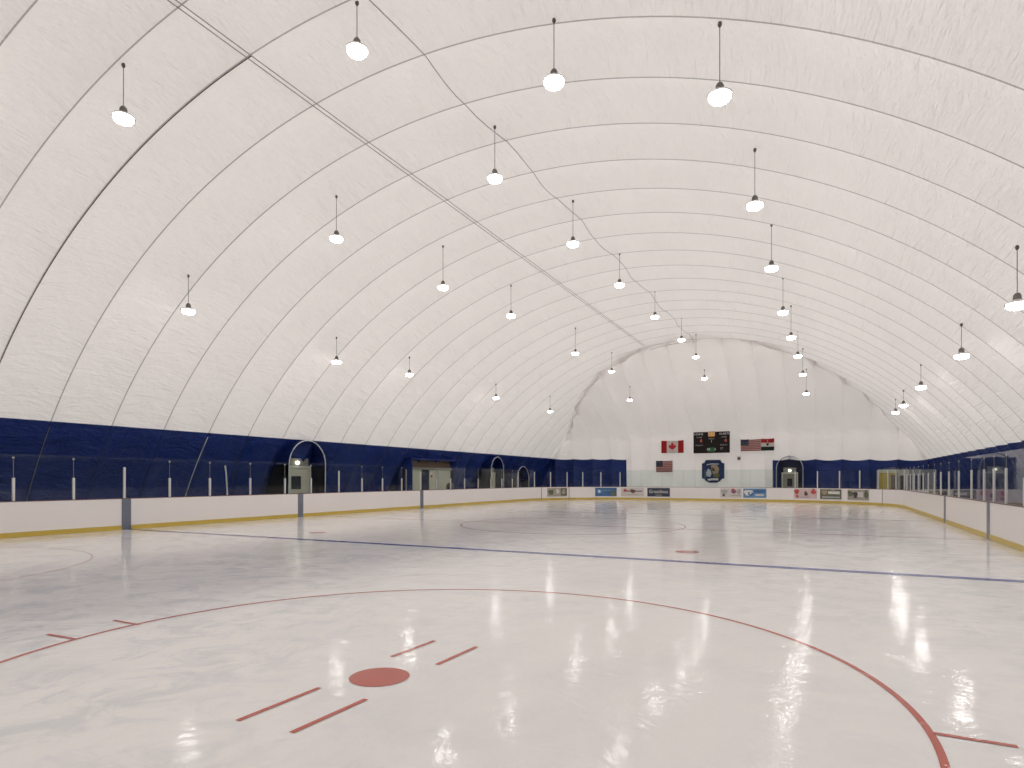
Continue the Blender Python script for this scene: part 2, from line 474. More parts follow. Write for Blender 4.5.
def at(s):
    s = min(max(s, 0), CUM[-1])
    for i in range(len(PATH) - 1):
        if s <= CUM[i + 1] + 1e-9 and CUM[i + 1] > CUM[i]:
            t = (s - CUM[i]) / (CUM[i + 1] - CUM[i]); p = PATH[i].lerp(PATH[i + 1], t)
            d = (PATH[i + 1] - PATH[i]).normalized()
            return p, d, Vector((-d.y, d.x))
    d = (PATH[-1] - PATH[-2]).normalized(); return PATH[-1], d, Vector((-d.y, d.x))
def s_px(px):
    best = None
    for i in range(6000):
        s = CUM[-1] * i / 6000; p = at(s)[0]
        if -SN * p.x + CS * p.y < 3: continue
        e = abs(px_of(p.x, p.y) - px)
        if best is None or e < best[0]: best = (e, s)
    return best[1]
def s_left(y): return y - (NY + CR)
def s_right(y): return CUM[-1] - (y - (NY + CR))
def stations(s0, s1):
    ss = [s0] + [c for c in CUM if s0 + .02 < c < s1 - .02] + [s1]
    return ss
def sweep(bm, s0, s1, o0, o1, z0, z1, mat=0):
    rings = []
    for s in stations(s0, s1):
        p, d, n = at(s)
        if s0 < s < s1 - 1e-6:
            n = (n + at(s + .01)[2]).normalized()
        rings.append([bm.verts.new((p.x + n.x * o, p.y + n.y * o, z)) for o, z in ((o0, z0), (o1, z0), (o1, z1), (o0, z1))])
    for a, b2 in zip(rings, rings[1:]):
        for k in range(4):
            f = bm.faces.new((a[k], a[(k + 1) % 4], b2[(k + 1) % 4], b2[k])); f.material_index = mat
    f = bm.faces.new(rings[0][::-1]); f.material_index = mat
    f = bm.faces.new(rings[-1]); f.material_index = mat
    bmesh.ops.recalc_face_normals(bm, faces=bm.faces)
    return bm
# ice sheet : rounded rectangle
bm = bmesh.new()
out = []
def corner(cx, cy, a0):
    for i in range(25):
        a = a0 - PI / 2 * i / 24; out.append((cx + (CR + .1) * math.cos(a), cy + (CR + .1) * math.sin(a)))
corner(LX + CR, EY - CR, PI); corner(RX - CR, EY - CR, PI / 2); corner(RX - CR, NY + CR, 0); corner(LX + CR, NY + CR, -PI / 2)
vs = [bm.verts.new((x, y, 0)) for x, y in out]; vb = [bm.verts.new((x, y, -.03)) for x, y in out]
bm.faces.new(vs[::-1]); bm.faces.new(vb)
for i in range(len(vs)):
    j = (i + 1) % len(vs); bm.faces.new((vs[i], vs[j], vb[j], vb[i]))
bmesh.ops.recalc_face_normals(bm, faces=bm.faces)
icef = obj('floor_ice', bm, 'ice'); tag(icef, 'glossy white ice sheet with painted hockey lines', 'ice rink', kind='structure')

def flat(bm, pts, z=.003):
    f = bm.faces.new([bm.verts.new((x, y, z)) for x, y in pts])
    if f.calc_area() and f.normal.z < 0: f.normal_flip()
    f.normal_update()
    if f.normal.z < 0: f.normal_flip()
    return bm
def mark(name, bm, mat): return obj(name, bm, mat, icef)
def bar(p, q, w, mat, name='hash_mark', z=.0045):
    p, q = Vector(p), Vector(q); d = (q - p).normalized(); n = Vector((-d.y, d.x)) * w / 2
    return mark(name, flat(bmesh.new(), [p - n, q - n, q + n, p + n], z), mat)
def ring(cx, cy, r, w, mat, name='face_off_circle', a0=0, a1=2 * PI, n=160, z=.003):
    bm = bmesh.new(); A = []
    for i in range(n + 1):
        a = a0 + (a1 - a0) * i / n
        A.append((bm.verts.new((cx + (r - w / 2) * math.cos(a), cy + (r - w / 2) * math.sin(a), z)), bm.verts.new((cx + (r + w / 2) * math.cos(a), cy + (r + w / 2) * math.sin(a), z))))
    for a, b2 in zip(A, A[1:]): bm.faces.new((a[0], a[1], b2[1], b2[0]))
    return mark(name, bm, mat)
def spot(cx, cy, r, mat='ice_red_paint'):
    bm = bmesh.new(); flat(bm, [(cx + r * math.cos(2 * PI * i / 40), cy + r * math.sin(2 * PI * i / 40)) for i in range(40)], .004)
    return mark('face_off_spot', bm, mat)
def on_ice(px, py):
    d = ray(px, py); k = -CAM_H / d.z; return (d.x * k, d.y * k)
bar((LX, 13.8), (RX, 13.95), .27, 'ice_blue_paint', 'blue_line')
bar((LX, 32.0), (RX, 32.0), .29, 'ice_blue_glare', 'blue_line')
bar((LX, 22.9), (RX, 22.9), .20, 'ice_red_glare', 'centre_line', z=.0025)
bar((LX, 50.2), (RX, 50.2), .06, 'ice_red_glare', 'goal_line')
SX, SY = on_ice(379.5, 677)
ring(-3.52, 4.98, 4.2, .055, 'ice_red_paint'); spot(SX, SY, .275)
ring(-17.6, SY, 4.57, .052, 'ice_red_glare'); spot(-17.6, SY, .275)
ring(-9.1, 23.2, 4.4, .05, 'ice_red_paint', name='centre_circle')
for x in (SX, -15.4):
    spot(x if x != SX else -3.1, 15.8, .29); 
    ring(x, 42, 4.57, .052, 'ice_red_glare'); spot(x, 42, .29, 'ice_red_glare')
    spot(x if x != SX else -3.1, 30.2, .29, 'ice_red_glare')
# L marks beside the near spot and hash marks on its circle, measured on the ice
for a, b2 in (((237.5, 721), (319.5, 688)), ((291.5, 733), (366, 699.5)), ((391.5, 657), (434.5, 641)), ((436.5, 665), (476.5, 647)),
              ((47, 634.5), (74, 639)), ((113.5, 620.5), (139, 625)), ((930, 733), (1018, 747))):
    bar(on_ice(*a), on_ice(*b2), .05, 'ice_red_paint')

# ------------------------------------------------------------------ dasher boards
BH = 1.13; GT = 2.60; BT = .14
def section(s0, s1, posts, label, tall=lambda s: False, pane=True, plain=False):
    p, d, n = at((s0 + s1) / 2)
    t = thing('dasher_board', label, 'rink boards', (0, 0, 0), group='boards around the ice')
    obj('board_panel', sweep(bmesh.new(), s0, s1, 0, BT, .0, BH - .02), 'board_white', t)
    obj('kick_plate', sweep(bmesh.new(), s0, s1, -.012, -.0, .004, .16), 'kick_yellow', t)
    obj('top_rail', sweep(bmesh.new(), s0, s1, -.012, BT + .01, BH - .02, BH + .005), 'rail_dark', t)
    ps = [s for s in posts if s0 - .01 <= s <= s1 + .01]
    ends = sorted(set([s0] + ps + [s1]))
    for a, b2 in zip(ends, ends[1:]):
        if b2 - a < .25: continue
        pa, pb = at(a)[0] + at(a)[2] * .07, at(b2)[0] + at(b2)[2] * .07
        dd = (pb - pa).normalized(); nn = Vector((-dd.y, dd.x)) * .006
        pa += dd * .006; pb -= dd * .006
        bm = bmesh.new()
        q = [pa - nn, pb - nn, pb + nn, pa + nn]
        lo_ = [bm.verts.new((v.x, v.y, BH)) for v in q]; hi = [bm.verts.new((v.x, v.y, GT)) for v in q]
        bm.faces.new(lo_[::-1]); bm.faces.new(hi)
        for k in range(4): bm.faces.new((lo_[k], lo_[(k + 1) % 4], hi[(k + 1) % 4], hi[k]))
        obj('glass_pane', bm, 'shield_glass', t)
    for s in ps:
        if s > s1 - .02 and s1 < CUM[-1]: continue
        p, d, n = at(s)
        kind = tall(s)
        h = {0: .73, 1: 1.12, 2: 1.30, 3: 0, 4: 1.0}[kind]
        a = math.atan2(d.y, d.x)
        if kind == 3:
            js = obj('joint_strip', B(0, 0, .73, .014, .018, 1.45), 'glass_edge', t); js.location = (p.x + n.x * .07, p.y + n.y * .07, BH); js.rotation_euler = (0, 0, a); continue
        po = obj('post', B(0, 0, h / 2, .075, .06, h, bevel=.008), 'aluminium', t)
        po.location = (p.x + n.x * .07, p.y + n.y * .07, BH); po.rotation_euler = (0, 0, a)
        if kind in (0, 4):
            cl = obj('glass_clip', B(0, 0, 1.36, .07, .03, .05, bevel=.008), 'print_grey', po)
            cl = obj('joint_strip', B(0, 0, (h + 1.42) / 2, .010, .014, 1.42 - h), 'cable_grey', po)
    return t
lp = [s_left(y) for y in (1.45, 3.2, 4.95, 6.7, 8.45, 10.2, 11.93, 13.62, 15.35, 17.1, 19.1, 21.05, 22.7, 24.65, 26.45, 28.2, 30, 31.9, 33.65, 35.4, 37.2, 39.1, 41, 42.8, 44.6)]
rp = [s_right(y) for y in (1.3, 3.2, 5.05, 6.9, 8.75, 10.6, 12.45, 14.3, 16.1, 17.95, 19.8, 21.6, 23.0, 24.3, 26.2, 28.5, 30.6, 32.6, 34.4, 36.3, 38.1, 40, 41.8, 43.6, 45.4)]
ep = [s_px(v) for v in (519, 535, 551, 567.5, 583, 601, 620, 641, 662, 683, 705, 727, 750, 773, 795, 817, 839, 859, 877.5, 887, 895, 903)]
SL1, SL2 = s_px(541.5), s_px(568.5)
SR1 = s_px(882)
allp = sorted(lp + ep + rp)
def tl_(s):
    for y in (13.62, 24.65, 31.9):
        if abs(s - s_left(y)) < .02: return 1
    if s_px(630) < s < s_px(779): return 3
    if s > s_left(45): return 2 if s < s_right(46) else (4 if s < s_right(21) else 0)
    return 0
bl = section(0, SL1, allp, 'long white dasher board with glass in front of the left blue wall', tl_)
b2_ = section(SL1 + .03, SL2, allp, 'short dasher board gate in the far left corner carrying a tan advert', tl_)
be = section(SL2 + .03, SR1, allp, 'dasher board across the far end below the scoreboard and flags', tl_)
br = section(SR1 + .03, CUM[-1], allp, 'dasher board curving from the yellow booth along the right side', tl_)
for par, s in ((bl, s_left(13.65)), (bl, s_left(21.95)), (bl, s_left(31.95)), (br, s_right(31.1)), (br, s_right(23.35))):
    obj('line_stripe', sweep(bmesh.new(), s - .165, s + .165, -.016, -.001, .003, BH - .022), 'stripe_grey', par)['label'] = 'blue grey stripe where an ice line climbs the board'
for par, s in ((bl, SL1 - .02), (be, SL2 + .06), (br, SR1 + .05)):
    obj('gate_seam', sweep(bmesh.new(), s - .02, s + .02, -.015, -.001, .003, BH - .022), 'seam_dark', par)
for y in (5.2, 7.6, 10.0, 12.4, 16.3, 18.7, 25, 27.4, 29.8, 35, 38, 41):
    pass

# ------------------------------------------------------------------ adverts on the far boards
def advert(px0, px1, base, label, marks):
    s0, s1 = s_px(px0), s_px(px1)
    t = thing('advert_panel', label, 'advertisement', (0, 0, 0), group='adverts along the far boards')
    obj('panel', sweep(bmesh.new(), s0, s1, -.022, -.0125, .29, 1.04), base, t)
    W = s1 - s0
    for k, (kind, u0, u1, v0, v1, mat) in enumerate(marks):
        if kind == 'box':
            obj('printed_patch', sweep(bmesh.new(), s0 + u0 * W, s0 + u1 * W, -.027 - .0006 * k, -.0225, .29 + .75 * v0, .29 + .75 * v1), mat, t)
        elif kind == 'blob':
            p, d, n = at(s0 + (u0 + u1) / 2 * W)
            bm = bmesh.new()
            rw, rh = (u1 - u0) * W / 2, (v1 - v0) * .75 / 2
            pts = [(rw * math.cos(a) * (1 + .22 * math.sin(3 * a + k)), rh * math.sin(a) * (1 + .22 * math.cos(2 * a + k))) for a in [2 * PI * i / 20 for i in range(20)]]
            poly(bm, pts, -.001, .001)
            o_ = obj('printed_patch', bm, mat, t)
            o_.location = (p.x - n.x * (.03 + .0006 * k), p.y - n.y * (.03 + .0006 * k), .29 + .75 * (v0 + v1) / 2)
            o_.rotation_euler = (0, 0, math.atan2(d.y, d.x))
        else:
            p, d, n = at(s0 + (u0 + u1) / 2 * W)
            o_ = lettering(kind, .75 * (v1 - v0), mat, t, 0, 0, 0, stretch=1.0)
            w = o_.dimensions.x or 1
            xs = [v.co.x for v in o_.data.vertices]; w = max(xs) - min(xs)
            o_.scale = ((u1 - u0) * W / w, 1, 1)
            o_.location = (p.x - n.x * .035, p.y - n.y * .035, .29 + .75 * (v0 + v1) / 2)
            o_.rotation_euler = (0, 0, math.atan2(d.y, d.x))
    return t
advert(547.2, 567, 'ad_tan', 'tan and olive advert on the far left corner gate', [('blob', .05, .35, .15, .85, 'ad_olive'), ('blob', .45, .62, .3, .9, 'ad_pale'), ('box', .70, .98, .1, .95, 'ad_olive'), ('blob', .74, .92, .3, .8, 'ad_tan')])
advert(595.2, 616.8, 'ad_blue', 'blue advert with a white splash, leftmost of the straight far board', [('blob', .08, .32, .25, .85, 'ad_sky'), ('blob', .14, .24, .4, .75, 'print_white'), ('box', .35, .75, .62, .74, 'ad_sky'), ('blob', .72, .97, .1, .6, 'ad_olive')])
advert(621, 644, 'ad_pale', 'pale advert with a brown winged emblem beside the dark navy advert', [('box', .10, .92, .55, .66, 'brown'), ('blob', .40, .62, .35, .85, 'brown'), ('blob', .10, .26, .55, .85, 'ad_red'), ('box', .30, .7, .18, .24, 'print_grey')])
advert(647.4, 670, 'ad_navy', 'dark navy advert with white script lettering on the far board', [('Greatlines', .08, .92, .28, .86, 'print_white'), ('box', .36, .64, .12, .2, 'print_grey')])
advert(720.4, 741.6, 'ad_pale', 'pale advert with a dark puck shape, below the crest to its right', [('blob', .04, .34, .3, .9, 'print_grey'), ('blob', .10, .22, .1, .4, 'ad_dark'), ('blob', .50, .74, .45, .95, 'ad_red'), ('blob', .56, .68, .5, .8, 'ad_blue'), ('blob', .78, .96, .4, .9, 'print_grey'), ('box', .5, .96, .18, .28, 'print_grey')])
advert(743.4, 766.2, 'ad_sky', 'blue advert with a white wave emblem left of the far door', [('blob', .04, .40, .15, .9, 'print_white'), ('blob', .20, .42, .2, .65, 'ad_blue'), ('blob', .26, .36, .4, .6, 'print_white'), ('box', .46, .94, .55, .85, 'ad_blue'), ('box', .52, .9, .2, .4, 'ad_pale')])
advert(794.2, 816.8, 'ad_pink', 'pink advert with red corner emblems under the far door', [('blob', .02, .22, .4, 1.0, 'ad_red'), ('blob', .08, .2, .05, .4, 'ad_red'), ('blob', .44, .60, .3, .75, 'brown'), ('blob', .74, .98, .5, .98, 'ad_red'), ('box', .3, .7, .1, .18, 'print_grey')])
advert(820.2, 841.6, 'ad_olive', 'dark green advert with a pale yellow emblem and text line', [('blob', .08, .34, .4, .95, 'crest_tan'), ('box', .38, .92, .52, .80, 'print_white'), ('box', .1, .92, .12, .28, 'print_grey'), ('blob', .5, .7, .75, .95, 'ad_tan')])
advert(847.6, 869, 'ad_tan', 'grey photo advert rightmost on the far board near the yellow booth', [('blob', .26, .46, .1, .85, 'ad_dark'), ('blob', .02, .24, .3, .9, 'ad_olive'), ('box', .42, .72, .3, .8, 'ad_pale'), ('blob', .76, .98, .25, .95, 'ad_olive')])

# ------------------------------------------------------------------ things on the end wall
def wall_hit(px, py, off=.12):
    d = ray(px, py); k = 40
    for _ in range(60):
        z = CAM_H + d.z * k; k = (ye(z) - off) / d.y
    return Vector((0, 0, CAM_H)) + d * k
def wall_thing(name, label, cat, px0, px1, py0, py1, group=None, off=.14):
    """an Empty centred on the wall area seen between these columns and rows; local x right, z up"""
    y = wall_hit((px0 + px1) / 2, py0, off).y          # hangs plumb in front of the wall
    def at_plane(px, py):
        d = ray(px, py); return Vector((0, 0, CAM_H)) + d * (y / d.y)
    mid = (py0 + py1) / 2
    c = at_plane((px0 + px1) / 2, mid); a = at_plane(px0, mid); b2 = at_plane(px1, mid)
    t = thing(name, label, cat, c, 0, group)
    return t, b2.x - a.x, at_plane((px0 + px1) / 2, py0).z - at_plane((px0 + px1) / 2, py1).z
# scoreboard
t, W, H = wall_thing('scoreboard', 'black electronic scoreboard with an orange header on the end wall', 'scoreboard', 693.6, 729.6, 432, 453, off=.25)
obj('cabinet', B(0, .0, 0, W, .16, H, bevel=.02), 'board_black', t)
bm = bmesh.new()
for sx_, sz_, cx_, cz_ in ((W, .03, 0, H / 2), (W, .03, 0, -H / 2), (.03, H, -W / 2, 0), (.03, H, W / 2, 0)): box(bm, cx_, -.09, cz_, sx_, .03, sz_)
obj('frame', bm, 'rail_dark', t)
lb = obj('orange_header', B(0, -.09, H * .40, W * .17, .02, H * .24, bevel=.004), 'led_orange', t); lb['label'] = 'glowing orange header plate'
lettering('7:12', H * .21, 'print_white', t, 0, H * .40, -.11)
lettering('HOME', H * .12, 'print_white', t, -W * .36, H * .40, -.085, stretch=1.25)
lettering('GUESTS', H * .12, 'print_white', t, W * .35, H * .40, -.085, stretch=1.15)
for x_ in (-.34, .34):
    lettering('SCORE', H * .085, 'print_grey', t, W * x_, H * .25, -.085)
    lettering('PENALTY', H * .085, 'print_grey', t, W * x_, -H * .13, -.085)
    lettering('0', H * .2, 'led_red', t, W * (x_ + .05), H * .08, -.085, name='digit')
lettering('PERIOD', H * .08, 'print_grey', t, 0, H * .18, -.085)
lettering('1', H * .15, 'print_white', t, 0, H * .05, -.085, name='digit')
obj('green_panel', B(0, -.085, -H * .34, W * .2, .01, H * .2), 'led_green', t)
lettering('88', H * .15, 'print_white', t, W * -.08, -H * .33, -.095, name='digit')
lettering('4', H * .15, 'print_white', t, W * .1, -H * .33, -.095, name='digit')
lettering('27', H * .15, 'print_grey', t, W * .28, -H * .29, -.085, name='digit')

def flag_mesh(W, H, colour, nx, nz, ph=0.0):
    """hanging cloth of nx by nz cells with soft folds, coloured by cell; index from colour(i,k) with k=0 at the top"""
    bm = bmesh.new(); V = []
    for i in range(nx + 1):
        V.append([])
        for k in range(nz + 1):
            u, v = i / nx, k / nz
            y = .03 * math.sin(u * 9 + ph + v * 1.2) * (.4 + .6 * u)
            z = H / 2 - H * v - .04 * H * math.sin(PI * u) * (1 - v)
            V[i].append(bm.verts.new((-W / 2 + W * u, y, z)))
    for i in range(nx):
        for k in range(nz):
            f = bm.faces.new((V[i][k], V[i][k + 1], V[i + 1][k + 1], V[i + 1][k])); f.material_index = colour(i, k); f.smooth = True
    r = bmesh.ops.solidify(bm, geom=bm.faces[:], thickness=.01)
    return bm
def us_flag(label, *a, red='flag_oldred'):
    t, W, H = wall_thing('flag', label, 'flag', *a, group='flags on the end wall')
    f = obj('striped_field', flag_mesh(W, H, lambda i, k: (k // 2) % 2, 24, 26), [red, 'flag_pink'], t)
    bm = flag_mesh(W * .4, H * 7 / 13, lambda i, k: 0, 8, 8)
    for r in range(9):
        for q in range(6 if r % 2 == 0 else 5):
            x = -W * .2 + W * .4 * ((q + (.5 if r % 2 == 0 else 1.0)) / 6); z = H * 3.5 / 13 - H * 7 / 13 * (r + 1) / 10
            R_ = H * .02
            poly(bm, [(x + (R_ if i % 2 == 0 else R_ * .45) * math.sin(PI * i / 5), z + (R_ if i % 2 == 0 else R_ * .45) * math.cos(PI * i / 5)) for i in range(10)], -.045, -.04, 1)
    c = obj('canton', bm, ['flag_blue', 'print_grey'], t); c.location = (-W * .3, -.03, H * 3 / 13)
    return t
us_flag('faded striped flag with a blue starred canton, right of the scoreboard', 740.6, 760.8, 439.2, 451)
us_flag('small faded striped starred flag hung low, left of the blue crest', 656, 672.4, 460.6, 472)
# maple leaf flag
t, W, H = wall_thing('flag', 'red and white maple leaf flag left of the scoreboard', 'flag', 661.2, 683.6, 440.4, 453, group='flags on the end wall')
obj('banded_field', flag_mesh(W, H, lambda i, k: 0 if (i < 6 or i >= 18) else 1, 24, 10, 1.0), ['flag_red', 'flag_white'], t)
half = [(0, 1), (.17, .66), (.30, .74), (.22, .25), (.43, .47), (.50, .34), (.74, .39), (.66, .16), (.78, .06), (.36, -.30), (.40, -.44), (.04, -.38), (.045, -.80)]
leaf = half + [(-x, z) for x, z in half[::-1] if x > 0]
obj('maple_leaf', poly(bmesh.new(), [(x * H * .40, z * H * .40 - H * .03) for x, z in leaf], -.055, -.045), 'flag_red', t)
# red white green flag
t, W, H = wall_thing('flag', 'red, white and dark green banded flag beside the door end of the wall', 'flag', 761, 774.2, 438.4, 450.6, group='flags on the end wall')
obj('banded_field', flag_mesh(W, H, lambda i, k: 0 if k < 4 else (1 if k < 8 else 2), 16, 12, 2.0), ['flag_red', 'flag_white', 'flag_green'], t)
bm = poly(bmesh.new(), [(x * H * .12, z * H * .12) for x, z in [(-.25, 3.0), (.25, 3.0), (.25, 1.2), (1, .6), (1, -.2), (.3, -1), (-.3, -1), (-1, -.2), (-1, .6), (-.25, 1.2)]], -.055, -.045)
obj('emblem', bm, 'print_grey', t)
obj('emblem_shield', poly(bmesh.new(), [(x * H * .10, z * H * .10) for x, z in [(-.8, .8), (.8, .8), (.8, -.2), (0, -1.1), (-.8, -.2)]], -.065, -.056), 'ad_dark', t)
# crest
t, W, H = wall_thing('crest_sign', 'large blue crest sign with tan figure mounted below the scoreboard', 'sign', 702, 724.2, 460, 482.6)
w, h = W / 2, H / 2
out_ = [(-.64, 1), (.64, 1), (.80, .74), (1, .70), (1, -.62), (.80, -.66), (.62, -.86), (.3, -1), (-.3, -1), (-.62, -.86), (-.80, -.66), (-1, -.62), (-1, .70), (-.80, .74)]
obj('backing', poly(bmesh.new(), [(x * w * 1.05, z * h * 1.05) for x, z in out_], -.02, .04), 'print_white', t)
obj('face', poly(bmesh.new(), [(x * w, z * h) for x, z in out_], -.05, -.021), 'crest_blue', t)
def patch(pts, mat, d, nm='painted_shape'): obj(nm, poly(bmesh.new(), [(x * w, z * h) for x, z in pts], -.05 - d, -.05), mat, t)
patch([(-.60, -.42), (-.62, -.1), (-.45, .25), (-.22, .1), (-.12, -.2), (-.25, -.5)], 'crest_pale', .012)
patch([(-.2, .5), (0, .62), (.35, .58), (.55, .2), (.45, -.25), (.2, -.45), (-.02, -.2), (-.12, .1)], 'crest_tan', .014)
patch([(-.15, .35), (.05, .3), (.2, .15), (.1, -.02), (-.08, .05)], 'crest_brown', .02)
patch([(.0, -.25), (.5, -.15), (.6, -.45), (.35, -.58), (.05, -.5)], 'crest_olive', .017)
patch([(-.6, .62), (-.1, .7), (.5, .68), (.55, .60), (0, .63), (-.55, .54)], 'crest_pale', .01)
patch([(-.5, -.68), (0, -.62), (.5, -.64), (.45, -.80), (0, -.78), (-.42, -.84)], 'print_white', .012)

# ------------------------------------------------------------------ doors, hoods and booth beyond the boards
def arch(W, H, n=14, foot=0.0):
    """outline of an arched opening, x from -W/2 to W/2"""
    r = W / 2
    return [(-r, foot), (-r, H - r)] + [(-r * math.cos(PI * i / n), H - r + r * math.sin(PI * i / n)) for i in range(1, n)] + [(r, H - r), (r, foot)]
def arch_door(idx, loc, rotz, W, H, label, leaf=None, leaf_mat='cream', hood=None, hd=1.0, lean=0.0, lamp=False):
    """local frame: y into the wall, the seen face at y=0"""
    t = thing('door_%d' % idx, label, 'door', loc, rotz, kind='structure')
    A = arch(W, H)
    bm = bmesh.new()
    a = [bm.verts.new((x, lean * z, z)) for x, z in A]; b2 = [bm.verts.new((x, hd, z)) for x, z in A]
    for i in range(len(a) - 1): bm.faces.new((a[i], a[i + 1], b2[i + 1], b2[i]))
    bmesh.ops.solidify(bm, geom=bm.faces[:], thickness=.03)
    obj('fabric_hood', bm, hood or 'blue_plain', t)
    obj('hood_piping', tube(bmesh.new(), [(x, lean * z - .02, z) for x, z in A], .03, 6), 'piping', t)
    obj('dark_recess', B(0, hd * .8, H * .5 - .2, W - .3, .05, H - .4), 'navy', t)
    if leaf:
        lw, lh = leaf
        bm = bmesh.new()
        for x_ in (-lw / 2 - .04, lw / 2 + .04): box(bm, x_, hd * .55, lh / 2, .10, .14, lh)
        box(bm, 0, hd * .55, lh + .05, lw + .2, .14, .12)
        obj('door_frame', bm, 'cream_light', t)
        lf = obj('door_leaf', B(0, hd * .55 + .02, lh / 2, lw, .05, lh), leaf_mat, t)
        obj('transom_panel', B(0, hd * .55, lh + .32, lw * .9, .08, .42), 'door_grey', t)
        obj('door_window', B(0, hd * .55 - .012, lh * .66, lw * .36, .02, lh * .30, bevel=.004), 'dark', lf)
        hn = bmesh.new(); tube(hn, [(lw * .36, hd * .55 - .01, lh * .46), (lw * .36, hd * .55 - .08, lh * .46), (lw * .24, hd * .55 - .08, lh * .46)], .014)
        obj('door_handle', hn, 'aluminium', lf)
    if lamp:
        obj('door_light', lathe(bmesh.new(), [(0, lh + .17), (.1, lh + .2), (.13, lh + .28), (.1, lh + .36), (0, lh + .39)], 12, (0, hd * .55 - .12)), 'bulb', t, True)
    return t
simple('blue_plain', (.009, .030, .18), .5, var=.2)
LW = -26.2
# local x of a left-wall door runs along +y of the hall, local y into the wall (-x)
arch_door(1, (LW + .55, 25.5, 0), PI / 2, 2.7, 3.95, 'cream door under an arched blue hood on the left wall', leaf=(1.95, 2.45), hd=1.5, lean=-.02, lamp=True)
# wide opening
t = thing('door_2', 'wide cream double door under a flat dark hood on the left wall', 'door', (LW + .35, 38.4, 0), PI / 2, kind='structure')
Wd = 5.6
bm = bmesh.new(); box(bm, 0, .55, 3.25, Wd + .3, 1.2, .08); box(bm, -Wd / 2 - .1, .55, 1.62, .08, 1.2, 3.24); box(bm, Wd / 2 + .1, .55, 1.62, .08, 1.2, 3.24)
obj('fabric_hood', bm, 'blue_plain', t)
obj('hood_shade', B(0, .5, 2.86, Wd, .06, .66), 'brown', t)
obj('header_beam', B(0, .34, 2.58, Wd, .14, .16), 'door_grey', t)
for a, b2 in ((-3.25, -1.15), (-.15, .95), (1.05, 2.7)):
    lf = obj('door_leaf', B((a + b2) / 2, .42, 1.25, b2 - a, .06, 2.5, bevel=.01), 'cream', t)
obj('dark_gap', B(-.65, .5, 1.25, .95, .04, 2.5), 'navy', t)
obj('mullion', B(1.0, .38, 1.25, .1, .12, 2.5), 'aluminium', t)
obj('jamb', B(-3.35, .38, 1.3, .12, .3, 2.6), 'navy', t); obj('jamb', B(2.85, .38, 1.3, .12, .3, 2.6), 'navy', t)
nb = thing('notice', 'small dark red notice stuck on the wide cream door', 'notice', (LW + .35 - .38, 38.45, 2.12), PI / 2)
obj('sheet', B(0, 0, 0, .30, .012, .42), 'print_white', nb); obj('printed_block', B(.03, -.01, -.09, .2, .012, .18), 'flag_red', nb)
# things on the walkway near the wide door
t = thing('waste_bin', 'dark round topped waste bin before the wide cream door', 'bin', (LW + .9, 39.6, 0), 0)
obj('bin_body', lathe(bmesh.new(), [(0, .0), (.25, .0), (.29, 1.25), (0, 1.25)], 20), 'dark', t, True)
obj('bin_lid', lathe(bmesh.new(), [(.30, 1.25), (.29, 1.36), (.2, 1.50), (0, 1.56)], 20), 'ad_dark', t, True)
arch_door(3, (LW + .5, 47.9, 0), PI / 2, 2.3, 3.75, 'dim door under a black hood near the far left corner', leaf=(1.2, 2.3), hd=1.2, leaf_mat='cream')
arch_door(4, (LW + .9, 52.2, 0), PI / 2, 2.5, 3.0, 'blue fabric doorway with white arched piping in the far left corner', hd=.9)
# far wall door
c = wall_hit(789.5, 480, 1.0)
arch_door(5, (c.x, 59.9, 0), 0, 2.15, 3.85, 'grey door under a black arched hood at the far wall', leaf=(1.15, 2.3), leaf_mat='door_grey', hood='navy', hd=1.0, lamp=True)

# leaning pole behind the left glass and a brown box on the end wall
t = thing('pole', 'slim pale pole standing on the walkway behind the left glass', 'pole', (-24.5, 19.4, 0), 0)
obj('pole_shaft', tube(bmesh.new(), [(0, .12, .03), (0, .06, 1.2), (0, 0, 2.1), (0, -.05, 2.44)], .035, 8), 'aluminium', t)
obj('pole_foot', lathe(bmesh.new(), [(0, 0), (.16, 0), (.16, .02), (.05, .05), (0, .05)], 14, (0, .12)), 'cable_grey', t)
t, W, H = wall_thing('junction_box', 'small brown junction box on the white end wall under the right flags', 'box', 737.2, 740.6, 456.6, 460.0)
obj('box_body', B(0, .02, 0, W, .12, H, bevel=.02), 'ad_tan', t)
obj('box_cover', B(.02, -.05, -.02, W * .7, .02, H * .6, bevel=.005), 'brown', t)

# yellow booth
t = thing('booth', 'yellow and cream booth with dark windows in the far right corner', 'booth', (5.65, 57.6, 0), 0)
obj('booth_wall', B(0, 1.1, 1.28, 3.8, 2.0, 2.56, bevel=.01), 'cream_light', t)
obj('yellow_panel', B(-1.25, .06, 1.18, 1.25, .08, 2.36), 'yellow_paint', t)
dl = obj('booth_door', B(-.86, .0, 1.08, .42, .06, 2.16), 'brown', t)
obj('door_knob', lathe(bmesh.new(), [(0, 1.04), (.03, 1.07), (0, 1.1)], 8, (-.7, -.06)), 'aluminium', dl)
for k, x_ in enumerate((-.28, .18, .62, 1.02)):
    w_ = obj('booth_window', B(x_, .06, 1.5, .34, .07, 1.2), 'dark', t)
obj('fascia', B(0, .05, 2.45, 3.9, .12, .26, bevel=.01), 'cream', t)
for k, x_ in enumerate((-.52, -.05, .40, .82, 1.28, 1.8)): obj('corner_post', B(x_, .02, 1.25, .07, .12, 2.5), 'cream_light', t)

